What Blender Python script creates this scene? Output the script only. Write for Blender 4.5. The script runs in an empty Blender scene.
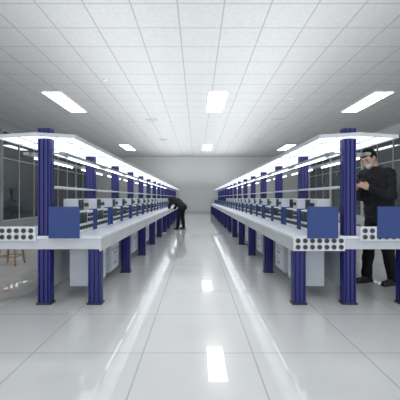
import bpy, bmesh, math, random
from mathutils import Vector, Matrix
scene=bpy.context.scene
col=scene.collection
random.seed(4)
try: scene.view_settings.view_transform='Standard'
except Exception: pass

# ---------------- materials
def mat(name,color,rough=0.5,metal=0.0,emit=0.0,noise=0.04,scale=6.0,spec=0.5,ecol=None,sheen=0):
    m=bpy.data.materials.new(name); m.use_nodes=True
    nt=m.node_tree; b=nt.nodes['Principled BSDF']
    b.inputs['Roughness'].default_value=rough
    b.inputs['Metallic'].default_value=metal
    b.inputs['Specular IOR Level'].default_value=spec
    if sheen: b.inputs['Sheen Weight'].default_value=sheen
    tc=nt.nodes.new('ShaderNodeTexCoord'); n=nt.nodes.new('ShaderNodeTexNoise')
    n.inputs['Scale'].default_value=scale
    nt.links.new(tc.outputs['Object'],n.inputs['Vector'])
    r=nt.nodes.new('ShaderNodeValToRGB')
    c=Vector(color)
    r.color_ramp.elements[0].color=(*(c*(1-noise)),1); r.color_ramp.elements[1].color=(*[min(1,x) for x in c*(1+noise)],1)
    r.color_ramp.elements[0].position=.3; r.color_ramp.elements[1].position=.7
    nt.links.new(n.outputs['Fac'],r.inputs['Fac']); nt.links.new(r.outputs['Color'],b.inputs['Base Color'])
    if emit>0:
        b.inputs['Emission Color'].default_value=(*(ecol or color),1)
        b.inputs['Emission Strength'].default_value=emit
    return m

def grid_mat(name,c_tile,c_line,size,lw,rough,spec=0.5,offx=0.0,offy=0.0,noise=.03,spk=0.0,coat=0):
    m=bpy.data.materials.new(name); m.use_nodes=True
    nt=m.node_tree; b=nt.nodes['Principled BSDF']; N=nt.nodes.new; L=nt.links.new
    b.inputs['Roughness'].default_value=rough; b.inputs['Specular IOR Level'].default_value=spec
    if coat:
        b.inputs['Coat Weight'].default_value=coat; b.inputs['Coat Roughness'].default_value=.012
    tc=N('ShaderNodeTexCoord'); sep=N('ShaderNodeSeparateXYZ'); L(tc.outputs['Object'],sep.inputs[0])
    outs=[]
    for ax,off in (('X',offx),('Y',offy)):
        a=N('ShaderNodeMath'); a.operation='ADD'; a.inputs[1].default_value=off+600; L(sep.outputs[ax],a.inputs[0])
        d=N('ShaderNodeMath'); d.operation='MODULO'; d.inputs[1].default_value=size; L(a.outputs[0],d.inputs[0])
        l=N('ShaderNodeMath'); l.operation='LESS_THAN'; l.inputs[1].default_value=lw; L(d.outputs[0],l.inputs[0])
        outs.append(l)
    mx=N('ShaderNodeMath'); mx.operation='MAXIMUM'; L(outs[0].outputs[0],mx.inputs[0]); L(outs[1].outputs[0],mx.inputs[1])
    n=N('ShaderNodeTexNoise'); n.inputs['Scale'].default_value=1.5 if spk==0 else spk; L(tc.outputs['Object'],n.inputs['Vector'])
    r=N('ShaderNodeValToRGB'); c=Vector(c_tile)
    r.color_ramp.elements[0].color=(*(c*(1-noise)),1); r.color_ramp.elements[1].color=(*(c*(1+noise)),1)
    r.color_ramp.elements[0].position=.3; r.color_ramp.elements[1].position=.7
    L(n.outputs['Fac'],r.inputs['Fac'])
    mix=N('ShaderNodeMix'); mix.data_type='RGBA'
    L(mx.outputs[0],mix.inputs['Factor']); L(r.outputs['Color'],mix.inputs[6]); mix.inputs[7].default_value=(*c_line,1)
    L(mix.outputs[2],b.inputs['Base Color'])
    return m

M_white=mat('white_laminate',(.80,.83,.88),.3)
M_metal=mat('light_grey_steel',(.62,.64,.68),.4)
M_cab=mat('cabinet_grey_white',(.54,.57,.62),.4)
M_blue=mat('navy_blue_aluminium',(.013,.015,.16),.32,noise=.1)
M_scr=mat('blue_panel',(.030,.065,.24),.55)
M_dark=mat('dark_plastic',(.03,.03,.035),.4)
M_grey=mat('grey_rail',(.28,.30,.32),.35,.3)
M_lamp=mat('canopy_diffuser',(.9,.95,1),.5,emit=1.25,noise=0,ecol=(.93,.97,1))
M_tube=mat('fluorescent_tube',(.95,.98,1),.5,emit=3,noise=0,ecol=(.95,.98,1))
M_trof=mat('troffer_diffuser',(1,1,1),.5,emit=11,noise=0,ecol=(1,1,.99))
M_disp=mat('display_green',(.02,.05,.05),.15)
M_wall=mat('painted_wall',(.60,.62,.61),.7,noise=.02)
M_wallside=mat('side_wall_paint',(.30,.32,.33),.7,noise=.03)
M_glass=mat('night_window_glass',(.030,.044,.056),.03,noise=.5,scale=.6,spec=1.0)
M_glassr=mat('grey_window_glass',(.06,.08,.095),.03,noise=.4,scale=.7,spec=1.0)
M_frame=mat('window_frame',(.48,.50,.51),.4)
M_wood=mat('stool_wood',(.34,.19,.09),.5,noise=.2,scale=14)
M_skin=mat('skin',(.56,.35,.26),.55,noise=.05)
M_mask=mat('pale_face_mask',(.50,.53,.57),.8)
M_hair=mat('black_hair',(.006,.0055,.0055),.75,noise=.3,scale=60,spec=.2)
M_jack=mat('black_jacket',(.008,.008,.010),.7,noise=.4,scale=14,spec=.3)
M_trou=mat('black_trousers',(.008,.008,.010),.8,noise=.3,scale=20,spec=.25)
M_shoe=mat('black_shoe',(.01,.01,.01),.35)
M_floor=grid_mat('polished_floor_tile',(.74,.745,.73),(.50,.50,.49),.8,.010,.20,spec=.25,offx=.4,coat=.85)
M_ceil=grid_mat('ceiling_tile',(.53,.535,.535),(.36,.36,.36),.75,.026,.85,offx=.325,offy=0.0,noise=.04,spk=12)

# ---------------- mesh helpers
def bm_box(bm,x0,x1,y0,y1,z0,z1,mi=0):
    r=bmesh.ops.create_cube(bm,size=1)
    vs=r['verts']
    for v in vs:
        v.co=Vector((x0+(v.co.x+.5)*(x1-x0),y0+(v.co.y+.5)*(y1-y0),z0+(v.co.z+.5)*(z1-z0)))
    fs=set(f for v in vs for f in v.link_faces)
    for f in fs: f.material_index=mi
    return vs
def finish(bm,name,mats,bevel=0,smooth=False):
    if bevel>0:
        bmesh.ops.bevel(bm,geom=list(bm.edges),offset=bevel,segments=1,affect='EDGES',clamp_overlap=True)
    bmesh.ops.recalc_face_normals(bm,faces=list(bm.faces))
    me=bpy.data.meshes.new(name); bm.to_mesh(me); bm.free()
    for m in (mats if isinstance(mats,(list,tuple)) else [mats]): me.materials.append(m)
    if smooth:
        for p in me.polygons: p.use_smooth=True
    return me
def box_me(name,b,m,bevel=0):
    bm=bmesh.new(); bm_box(bm,*b); return finish(bm,name,m,bevel)
def cyl(bm,p0,p1,r,seg=12,r2=None,mi=0):
    p0=Vector(p0);p1=Vector(p1);d=p1-p0
    q=d.to_track_quat('Z','Y').to_matrix().to_4x4()
    res=bmesh.ops.create_cone(bm,cap_ends=True,segments=seg,radius1=r,radius2=r if r2 is None else r2,depth=d.length,matrix=Matrix.Translation((p0+p1)/2)@q)
    for v in res['verts']:
        for f in v.link_faces: f.material_index=mi
def add(me,name,parent=None,loc=(0,0,0),rot=(0,0,0)):
    o=bpy.data.objects.new(name,me); col.objects.link(o)
    o.location=loc; o.rotation_euler=rot
    if parent: o.parent=parent
    return o
def tag(o,label,cat,group=None):
    o['label']=label; o['category']=cat
    if group:o['group']=group
def struct(o): o['kind']='structure'; return o

# ---------------- room
H=4.23; XL=-7.6; XR=8.4; YB=-3.0; YF=24.8
struct(add(box_me('floor',(XL,XR,YB,YF,-.1,0),M_floor),'floor'))
struct(add(box_me('ceiling',(XL,XR,YB,YF,H,H+.1),M_ceil),'ceiling'))
struct(add(box_me('wall_far',(XL,XR,YF,YF+.2,0,H),M_wall),'wall_far'))
def side_wall(side,X,out):
    bm=bmesh.new()
    x0,x1=(X-.2,X) if out<0 else (X,X+.2)
    bm_box(bm,x0,x1,YB,YF,0,.2); bm_box(bm,x0,x1,YB,YF,3.85,H)
    step=(YF-YB)/7; hw=.06 if out<0 else .08
    for i in range(8):
        yc=YB+i*step
        bm_box(bm,x0,x1,max(YB,yc-hw),min(YF,yc+hw),.2,3.85)
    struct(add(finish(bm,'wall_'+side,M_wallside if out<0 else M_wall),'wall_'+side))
    for i in range(7):
        y0=YB+i*step+hw; y1=YB+(i+1)*step-hw
        bm=bmesh.new()
        xg0,xg1=(X-.10,X-.08) if out<0 else (X+.08,X+.10)
        bm_box(bm,xg0,xg1,y0,y1,.2,3.85,0)
        xf0,xf1=(X-.12,X-.05) if out<0 else (X+.05,X+.12)
        n=3
        for q in range(n+1):
            c=y0+(y1-y0)*q/n
            bm_box(bm,xf0,xf1,max(y0,c-.02),min(y1,c+.02),.2,3.85,1)
        for a,b_ in ((.2,.25),(3.8,3.85),(2.7,2.74)):
            bm_box(bm,xf0,xf1,y0,y1,a,b_,1)
        struct(add(finish(bm,'window',[M_glass if out<0 else M_glassr,M_frame]),'window_%d'%(i+1+(7 if out>0 else 0))))
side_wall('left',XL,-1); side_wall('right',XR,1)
struct(add(box_me('trim',(XL,XR,YF-.03,YF,0,.12),M_frame),'baseboard_far'))

# ---------------- ceiling lights
bm=bmesh.new()
w,l=.3,1.15
for b in ((-w,-w+.03,-l,l),(w-.03,w,-l,l),(-w+.03,w-.03,-l,-l+.03),(-w+.03,w-.03,l-.03,l)):
    bm_box(bm,*b,-.03,0)
bm_box(bm,-.008,.008,-l+.03,l-.03,-.028,-.012)
me_f=finish(bm,'light_frame',M_white)
me_d=box_me('diffuser',(-w+.03,w-.03,-l+.03,l-.03,-.012,-.004),M_trof)
for yy in (1.1,10.7,20.2):
    for xx in (-4.24,.62,5.45):
        o=add(None,'ceiling_light',loc=(xx,yy,H))
        tag(o,'white rectangular recessed fluorescent light in the tiled ceiling','ceiling light','recessed ceiling lights')
        add(me_f,'light_frame',o); add(me_d,'diffuser',o)
bm=bmesh.new()
for i in range(6):
    a=.05+i*.04
    for b in ((-a,a,-a,-a+.015),(-a,a,a-.015,a),(-a,-a+.015,-a,a),(a-.015,a,-a,a)):
        bm_box(bm,*b,-.015,0)
me_v=finish(bm,'air_vent',M_metal)
for p in ((-1.8,13.2),(3.2,13.2),(-1.8,17.5),(3.2,17.5)):
    o=add(me_v,'air_vent',loc=(*p,H)); tag(o,'square white louvred air diffuser in the tiled ceiling','air vent','ceiling air vents')
bm=bmesh.new(); cyl(bm,(0,0,0),(0,0,-.03),.05,16); cyl(bm,(0,0,-.03),(0,0,-.045),.035,16); me_sd=finish(bm,'smoke_detector',M_white)
for p in ((-2.4,8.6),(2.9,10.2),(-2.4,15.8),(2.9,15.8)):
    o=add(me_sd,'smoke_detector',loc=(*p,H)); tag(o,'small round white smoke detector on the tiled ceiling','smoke detector','ceiling smoke detectors')

# ---------------- bench meshes
def profile(name,wx,wy,h,m):
    pts=[]
    def side(p0,p1,n,depth):
        p0=Vector(p0);p1=Vector(p1);d=(p1-p0);u=d.normalized();nn=Vector((u.y,-u.x))*-1
        L=d.length
        pts.append(p0+u*.006)
        for i in range(n):
            c=L*(i+.5)/n; g=L/n*.16
            pts.extend([p0+u*(c-g),p0+u*(c-g)+nn*depth,p0+u*(c+g)+nn*depth,p0+u*(c+g)])
        pts.append(p1-u*.006)
    a,b=wx/2,wy/2
    side((-a,-b),(a,-b),3,.014); side((a,-b),(a,b),2,.012); side((a,b),(-a,b),3,.014); side((-a,b),(-a,-b),2,.012)
    bm=bmesh.new()
    lo=[bm.verts.new((p.x,p.y,0)) for p in pts]; hi=[bm.verts.new((p.x,p.y,h)) for p in pts]
    n=len(pts)
    for i in range(n): bm.faces.new((lo[i],lo[(i+1)%n],hi[(i+1)%n],hi[i]))
    bm.faces.new(lo); bm.faces.new(hi[::-1])
    return finish(bm,name,m)
U=1.5
me_post=profile('post',.135,.10,1.87,M_blue)
me_leg=profile('leg',.135,.10,.70,M_blue)
me_foot=box_me('foot',(-.08,.08,-.06,.06,0,.02),M_dark,.004)
def top_me(s):
    x0,x1=sorted((-s*.62,s*.68)); return box_me('worktop',(x0,x1,-.07,1.43,.70,.73),M_white,.004)
def apron_me(s):
    bm=bmesh.new()
    xs=sorted((-s*.61,s*.67))
    bm_box(bm,xs[0],xs[0]+.02,-.06,1.42,.57,.70); bm_box(bm,xs[1]-.02,xs[1],-.06,1.42,.57,.70)
    for y in (-.06,1.395): bm_box(bm,xs[0]+.02,xs[1]-.02,y,y+.025,.59,.70)
    return finish(bm,'apron',M_metal)
me_top={s:top_me(s) for s in (-1,1)}; me_apron={s:apron_me(s) for s in (-1,1)}
me_mod=box_me('modesty_panel',(-.01,.01,.05,1.43,.14,.60),M_cab)
me_cab=box_me('cabinet',(-.14,.14,-.22,.22,0,.44),M_cab,.006)
me_drw=box_me('drawer',(-.006,.006,-.21,.21,-.064,.064),M_cab,.003)
me_hdl=box_me('handle',(-.008,.008,-.07,.07,-.008,.008),M_grey,.003)
ZC=-.03
def gull(bm):
    for v in bm.verts: v.co.z-=abs(v.co.x)*.06
def canopy(y0,y1):
    bm=bmesh.new()
    zl,zh=1.783+ZC,1.818+ZC
    bm_box(bm,-.40,-.385,y0,y1,zl,zh); bm_box(bm,.385,.40,y0,y1,zl,zh)
    n=4; st=(y1-y0-.03)/n
    for sx in (-1,1):
        xa,xb=sorted((0,sx*.385))
        for yy in (y0,y1-.015): bm_box(bm,xa,xb,yy,yy+.015,zl,zh)
        for i in range(1,n): bm_box(bm,xa,xb,y0+.015+st*i-.008,y0+.015+st*i+.008,1.786+ZC,1.792+ZC)
        bm_box(bm,xa,xb,y0+.015,y1-.015,1.810+ZC,1.818+ZC)
    for x in (-.19,.19): bm_box(bm,x-.007,x+.007,y0+.015,y1-.015,1.786+ZC,1.792+ZC)
    gull(bm); c=finish(bm,'light_canopy',M_metal)
    ps=[]
    for sx in (-1,1):
        bm=bmesh.new(); xa,xb=sorted((sx*.005,sx*.383)); bm_box(bm,xa,xb,y0+.017,y1-.017,1.793+ZC,1.806+ZC)
        gull(bm); ps.append(finish(bm,'light_panel',M_lamp))
    return c,ps
can0=canopy(-.24,1.43); canN=canopy(-.07,1.43)
def rail_me(s):
    bm=bmesh.new()
    x=s*.19
    bm_box(bm,x-.03,x+.03,-.05,1.43,1.585,1.615)
    bm_box(bm,*sorted((s*.06,x)),-.012,.012,1.60,1.615)
    return finish(bm,'lamp_rail',M_grey)
me_rail={s:rail_me(s) for s in (-1,1)}
bm=bmesh.new(); cyl(bm,(0,.15,0),(0,1.25,0),.012,8); me_tube=finish(bm,'lamp_tube',M_tube)
me_shelf=box_me('shelf',(-.10,.10,.05,1.43,1.24,1.26),M_white)
me_scr=box_me('side_screen',(-.16,.16,-.012,.012,0,.33),M_scr,.004)
me_hp=box_me('socket_plate',(-.27,.27,-.01,.01,0,.15),M_white,.004)
bm=bmesh.new(); 
cyl(bm,(0,-.004,0),(0,.006,0),.027,16,mi=0); cyl(bm,(0,-.007,0),(0,-.003,0),.022,16,mi=1)
me_sock=finish(bm,'socket',[M_grey,M_dark])
me_ib=box_me('instrument_body',(0,.20,-.30,.30,0.0,.25),M_white,.008)
me_ie=box_me('end_plate',(0,.225,-.0115,.0115,0,.262),M_scr,.004)
me_id=box_me('display',(.198,.208,-.075,.075,.11,.235),M_disp,.002)
bm=bmesh.new(); cyl(bm,(0,0,0),(.022,0,0),.022,10); me_ik=finish(bm,'knob',M_dark)
me_ip=box_me('meter_box',(0,.16,-.20,.20,0,.14),M_metal,.006)
bm=bmesh.new()
bm_box(bm,0,.20,-.30,.30,0,.25,0)
for s in (-1,1): bm_box(bm,.0,.225,*sorted((s*.302,s*.325)),0.0,.262,1)
for yc in (-.2,-.03,.15): bm_box(bm,.198,.206,yc-.075,yc+.075,.11,.235,2)
bm_box(bm,.198,.206,-.27,.24,.04,.09,2)
me_ifar=finish(bm,'instrument',[M_white,M_scr,M_disp])

NB=14
for s in (-1,1):
    for k in range(NB):
        X=s*1.62; Y=3.54+U*k
        e=add(None,'workbench',loc=(X,Y,0)); e.empty_display_size=.2
        tag(e,'white double-sided lab workbench with navy posts and lit overhead canopy' if k else 'end workbench with blue side screens, navy posts and lit canopy','workbench','rows of lab workbenches')
        add(me_post,'post',e); add(me_foot,'foot',e)
        for t in (-1,1):
            lx=-s*.534 if t!=s else s*.605
            add(me_leg,'leg',e,(lx,0,0)); add(me_foot,'foot',e,(lx,0,0))
        if k==NB-1:
            add(me_post,'post',e,(0,1.36,0))
            for t in (-1,1): add(me_leg,'leg',e,(t*.534,1.36,0))
        add(me_top[s],'worktop',e); add(me_apron[s],'apron',e); add(me_mod,'modesty_panel',e)
        cc,ps=can0 if k==0 else canN
        can=add(cc,'light_canopy',e)
        for p_ in ps: add(p_,'light_panel',can)['label']='glowing white light panel'
        for t in (-1,1):
            r_=add(me_rail[t],'lamp_rail',e)
            if k<8: add(me_tube,'lamp_tube',r_,(t*.19,0,1.572))
        add(me_shelf,'shelf',e)
        for t in (-1,1):
            if t==s and k<3: continue
            for yc in ((.38,1.05) if t!=s else (.42,)):
                c=add(me_cab,'cabinet',e,(t*.33,yc,.14))
                if k<8:
                    for j in range(3):
                        add(me_drw,'drawer',c,(t*.145,0,.08+.14*j))
                        if k<5: add(me_hdl,'handle',c,(t*.156,0,.10+.14*j))
        if k==0:
            if s<0:
                add(me_scr,'side_screen',e,(.235,-.10,.71))
                pl=((-.34,.68),)
            else:
                add(me_scr,'side_screen',e,(-.31,-.10,.71)); add(me_scr,'side_screen',e,(.42,-.10,.71))
                pl=((.36,.68),(-.34,.575))
            for px,pz in pl:
                p=add(me_hp,'socket_plate',e,(px,-.082,pz))
                for i in range(7):
                    for r_ in (0,1): add(me_sock,'socket',p,(-.225+i*.075,-.014,.042+r_*.066))
        for t in (-1,1):
            if t==s and k<3: continue
            for j in (0,1):
                loc=(X+t*.10,Y+.36+j*.69,.73); rot=(0,0,0 if t>0 else math.pi)
                if k<5:
                    i_=add(None,'power_supply',loc=loc,rot=rot)
                    add(me_ib,'instrument_body',i_)
                    for u in (-1,1): add(me_ie,'end_plate',i_,(0,u*.312,0))
                    for u in (-.2,-.03): add(me_id,'display',i_,(0,u,0))
                    for q in range(6): add(me_ik,'knob',i_,(.198,-.24+q*.09,.062))
                    for q in range(6): add(me_ik,'knob',i_,(.198,.10+(q%3)*.065,.14+(q//3)*.06))
                else:
                    i_=add(me_ifar,'power_supply',loc=loc,rot=rot)
                tag(i_,'white bench instrument with blue end plates and dark displays','power supply','instruments on the workbenches')
                if k<8 and (t!=s or (k+j)%2==0):
                    m_=add(me_ip,'meter',loc=(X+t*.12,Y+.36+j*.69,.98),rot=rot); 
                    tag(m_,'small grey meter box standing on a bench instrument','meter','meters on the bench instruments')
                    add(me_id,'display',m_,(-.04,-.09,-.10))
                    if k<5:
                        for q in (.04,.11): add(me_ik,'knob',m_,(.155,q,.07))

# ---------------- stools
bm=bmesh.new(); cyl(bm,(0,0,.44),(0,0,.47),.17,24); me_seat=finish(bm,'seat',M_wood,.004)
bm=bmesh.new(); cyl(bm,(.15,.15,0),(.10,.10,.44),.016,8,r2=.02); me_sl=finish(bm,'leg',M_wood)
bm=bmesh.new(); cyl(bm,(.14,.14,.15),(-.14,.14,.15),.01,8); me_rg=finish(bm,'rung',M_wood)
for p in ((-3.15,5.6),):
    o=add(None,'stool',loc=(*p,0)); tag(o,'round wooden stool standing on the tiled floor','stool')
    add(me_seat,'seat',o)
    for i in range(4):
        add(me_sl,'leg',o,rot=(0,0,i*math.pi/2)); add(me_rg,'rung',o,rot=(0,0,i*math.pi/2))

# ---------------- people
def sph(bm,c,r,mtx=None,seg=16):
    r3=(r,r,r) if isinstance(r,(int,float)) else r
    m=Matrix.Translation(c)@(mtx.to_4x4() if mtx else Matrix.Identity(4))@Matrix.Diagonal((*r3,1))
    bmesh.ops.create_uvsphere(bm,u_segments=seg,v_segments=seg//2+2,radius=1,matrix=m)
def cap(bm,a,ra,b,rb,seg=14):
    a=Vector(a);b=Vector(b)
    sph(bm,a,ra,seg=seg); sph(bm,b,rb,seg=seg)
    if (b-a).length>1e-4: cyl(bm,a,b,ra,seg,r2=rb)
fold=bpy.data.textures.new('folds','CLOUDS'); fold.noise_scale=.09; fold.noise_depth=1
def remesh_obj(bm,name,m,parent,vox,sm=4,folds=0):
    me=finish(bm,name,m,smooth=True)
    o=add(me,name,parent)
    r=o.modifiers.new('r','REMESH'); r.mode='VOXEL'; r.voxel_size=vox; r.use_smooth_shade=True
    s=o.modifiers.new('s','SMOOTH'); s.iterations=sm; s.factor=.5
    if folds:
        d=o.modifiers.new('d','DISPLACE'); d.texture=fold; d.strength=folds; d.mid_level=.35
    return o
def person(loc,rotz,J,label,phone=True,fine=.007,scl=1.0,mask=False):
    e=add(None,'person',loc=loc,rot=(0,0,rotz)); e.scale=(scl,)*3; tag(e,label,'person')
    V=Vector
    hd=V(J['head']); R=Matrix.Rotation(J['pitch'],3,'Y')@Matrix.Identity(3)
    def h(x,y,z): return hd+R@V((x,y,z))
    bm=bmesh.new()
    sph(bm,h(0,0,.02),(.095,.076,.105),R); sph(bm,h(.025,0,-.055),(.062,.055,.062),R)
    cap(bm,h(.09,0,.012),.009,h(.108,0,-.022),.014); sph(bm,h(.082,0,.035),(.02,.05,.012),R)
    sph(bm,h(.084,0,-.058),(.012,.024,.010),R); sph(bm,h(.07,0,-.098),(.022,.022,.018),R)
    for t in (-1,1): sph(bm,h(-.005,t*.078,0),(.020,.009,.033),R)
    neck=V(J['neck']); cap(bm,neck,.058,h(-.015,0,-.06),.052)
    pel=V(J['pelvis']); 
    torso_up=(neck-pel).normalized()
    sd=V((0,1,0)); fw=sd.cross(torso_up)
    sh={t:neck-torso_up*.06+sd*(t*.175) for t in(-1,1)}
    hp={t:pel+sd*(t*.09) for t in(-1,1)}
    def torso(b,g):
        cap(b,sh[-1],.062+g,sh[1],.062+g)
        for t in(-1,1):
            cap(b,sh[t]-torso_up*.1-sd*(t*.06),.095+g,hp[t]+torso_up*.08,.085+g)
        cap(b,neck-torso_up*.12,.09+g,pel+torso_up*.05,.10+g)
        cap(b,hp[-1],.095+g,hp[1],.095+g)
        cap(b,neck-torso_up*.02,.06+g,sh[1],.055+g); cap(b,neck-torso_up*.02,.06+g,sh[-1],.055+g)
    torso(bm,-.006)
    for t,sn in((-1,'R'),(1,'L')):
        el=V(J['elbow'+sn]); wr=V(J['wrist'+sn]); kn=V(J['knee'+sn]); an=V(J['ankle'+sn])
        cap(bm,sh[t],.052,el,.038); cap(bm,el,.040,wr,.026)
        cap(bm,hp[t],.085,kn,.055); cap(bm,kn,.055,an,.036)
        cap(bm,an,.034,an+V((.11,0,-.05)),.018)
        d=(V(J['hand'+sn])-wr).normalized(); up=V((0,0,1)); sid=d.cross(up).normalized(); nrm=sid.cross(d)
        inward=V((0,-t,0))
        pc=wr+d*.05
        Mx=Matrix((d,sid,nrm)).transposed()
        sph(bm,pc,(.048,.020 if phone else .040,.040 if phone else .018),Mx)
        across=nrm if phone else sid
        curl=inward if phone else V((0,0,-1))
        for i,(ln) in enumerate((.036,.042,.040,.030)):
            b0=pc+d*.035+across*(.030-.020*i)
            b1=b0+d*ln; b2=b1+(curl*.9+d*.4).normalized()*ln*.75; b3=b2+(curl-d*.3).normalized()*ln*.5
            cap(bm,b0,.0095,b1,.009,8); cap(bm,b1,.009,b2,.0085,8); cap(bm,b2,.0085,b3,.0075,8)
        tb=pc-d*.01+across*.032; t1=tb+(across*.7+d*.6+curl*.3).normalized()*.035; t2=t1+(d*.7+curl*.6).normalized()*.028
        cap(bm,tb,.013,t1,.011,8); cap(bm,t1,.011,t2,.009,8)
    remesh_obj(bm,'body',M_skin,e,fine,3)
    bm=bmesh.new(); torso(bm,.022)
    for a in range(10):
        A0=a*math.tau/10; A1=(a+1)*math.tau/10
        c=neck+torso_up*.035-fw*.005
        cap(bm,c+(fw*math.cos(A0)+sd*math.sin(A0))*.068,.015,c+(fw*math.cos(A1)+sd*math.sin(A1))*.068,.015,8)
    cap(bm,neck+torso_up*.0-fw*.01,.070,neck-torso_up*.06,.085)
    cap(bm,hp[-1]-torso_up*.07,.114,hp[1]-torso_up*.07,.114)
    for t,sn in((-1,'R'),(1,'L')):
        el=V(J['elbow'+sn]); wr=V(J['wrist'+sn]); w2=el+(wr-el)*.92
        cap(bm,sh[t],.076,el,.060); cap(bm,el,.060,w2,.045)
        cap(bm,el+(wr-el)*.84,.048,w2,.047)
    remesh_obj(bm,'jacket',M_jack,e,.010,3,.035)
    bm=bmesh.new()
    cap(bm,hp[-1],.102,hp[1],.102)
    for t,sn in((-1,'R'),(1,'L')):
        kn=V(J['knee'+sn]); an=V(J['ankle'+sn])
        cap(bm,hp[t],.098,kn,.073); cap(bm,kn,.073,an+V((0,0,.0)),.062)
    remesh_obj(bm,'trousers',M_trou,e,.010,3,.025)
    for sn in 'RL':
        an=V(J['ankle'+sn]); bm=bmesh.new(); f=V((an.x,an.y,0))
        cap(bm,f+V((-.04,0,.05)),.048,f+V((.06,0,.046)),.046); cap(bm,f+V((.06,0,.042)),.042,f+V((.16,0,.036)),.036)
        bm_box(bm,f.x-.08,f.x+.185,f.y-.04,f.y+.04,0,.022)
        remesh_obj(bm,'shoe',M_shoe,e,.008,2)
    bm=bmesh.new()
    sph(bm,h(-.018,0,.045),(.090,.080,.088),R); sph(bm,h(-.050,0,.0),(.052,.074,.070),R); sph(bm,h(.034,0,.080),(.060,.062,.036),R)
    for t in (-1,1): sph(bm,h(.0,t*.060,.038),(.042,.020,.047),R)
    for i in range(70):
        a=random.uniform(0,math.tau); b=random.uniform(.15,1.45)
        n=V((math.cos(a)*math.cos(b),math.sin(a)*math.cos(b),math.sin(b)))
        if n.x>.3 and n.z<.75: continue
        p=V((-.018+n.x*.086,n.y*.076,.045+n.z*.084)); q=p+(n*.5+V((.6,random.uniform(-.5,.5),-.1))).normalized()*.02
        cap(bm,h(*p),.010,h(*q),.005,6)
    remesh_obj(bm,'hair',M_hair,e,.006,1)
    for t in (-1,1):
        bm=bmesh.new(); sph(bm,h(.083,t*.032,.018),(.010,.014,.007),R,seg=10); add(finish(bm,'eye',M_dark,smooth=True),'eye',e)
        bm=bmesh.new(); cap(bm,h(.093,t*.018,.040),.005,h(.084,t*.048,.042),.005,6); add(finish(bm,'eyebrow',M_hair,smooth=True),'eyebrow',e)
    if mask:
        bm=bmesh.new(); sph(bm,h(.047,0,-.062),(.052,.050,.038),R); cap(bm,h(.090,0,-.040),.018,h(.083,0,-.080),.022)
        for t in (-1,1): cap(bm,h(.06,t*.046,-.045),.008,h(.0,t*.080,-.01),.004,8)
        remesh_obj(bm,'face_mask',M_mask,e,.006,3)
    else:
        bm=bmesh.new(); sph(bm,h(.094,0,-.058),(.005,.022,.006),R,seg=10); add(finish(bm,'mouth',M_skin,smooth=True),'mouth',e)
    return e
J1=dict(head=(.18,0,1.645),pitch=.65,neck=(.07,0,1.49),pelvis=(-.01,0,.95),
 elbowR=(.07,-.24,1.15),wristR=(.27,-.09,1.25),handR=(.37,-.045,1.30),
 elbowL=(.07,.24,1.15),wristL=(.27,.09,1.25),handL=(.37,.045,1.30),
 kneeR=(.05,-.11,.51),ankleR=(.08,-.12,.09),kneeL=(.01,.12,.51),ankleL=(-.09,.13,.09))
P1=person((2.41,4.37,0),math.radians(202),J1,'person in black jacket and face mask looking down at phone',mask=True)
bm=bmesh.new(); bm_box(bm,-.006,.006,-.036,.036,-.07,.07)
ph=add(finish(bm,'phone',[M_dark],.003),'phone')
ph.matrix_world=P1.matrix_basis@Matrix.Translation((.385,0,1.325))@Matrix.Rotation(math.radians(35),4,'Y')
tag(ph,'dark mobile phone held in the hands of the standing person','phone')
J2=dict(head=(.46,0,1.14),pitch=1.1,neck=(.31,0,1.22),pelvis=(-.10,0,.93),
 elbowR=(.36,-.22,.96),wristR=(.42,-.18,.82),handR=(.52,-.16,.80),
 elbowL=(.36,.22,.96),wristL=(.42,.18,.82),handL=(.52,.16,.80),
 kneeR=(-.04,-.11,.50),ankleR=(-.10,-.12,.09),kneeL=(-.02,.11,.50),ankleL=(.02,.12,.09))
person((-.62,12.0,0),math.radians(145),J2,'person in dark clothes bending over a workbench',phone=False,fine=.009,scl=.90)

# ---------------- light, world, camera
for s in (-1,1):  # added fill lamps aimed up to brighten the ceiling, not real canopy fixtures
    ld=bpy.data.lights.new('added_ceiling_fill','AREA'); ld.shape='RECTANGLE'; ld.size=.6; ld.size_y=20; ld.energy=285; ld.color=(.96,.985,1)
    lo=bpy.data.objects.new('added_ceiling_fill',ld); col.objects.link(lo); lo.location=(s*1.62,13.4,1.92); lo.rotation_euler=(math.pi,0,0)
w=bpy.data.worlds.new('world'); scene.world=w; w.use_nodes=True
w.node_tree.nodes['Background'].inputs[0].default_value=(.89,.95,1,1)
w.node_tree.nodes['Background'].inputs[1].default_value=1.4
cam=bpy.data.cameras.new('camera'); co=bpy.data.objects.new('camera',cam); col.objects.link(co)
co.location=(0,0,1.13); co.rotation_euler=(math.pi/2,0,0)
cam.sensor_width=36; cam.lens=29.7; cam.shift_x=.0075; cam.shift_y=-.005; cam.clip_start=.05
scene.camera=co
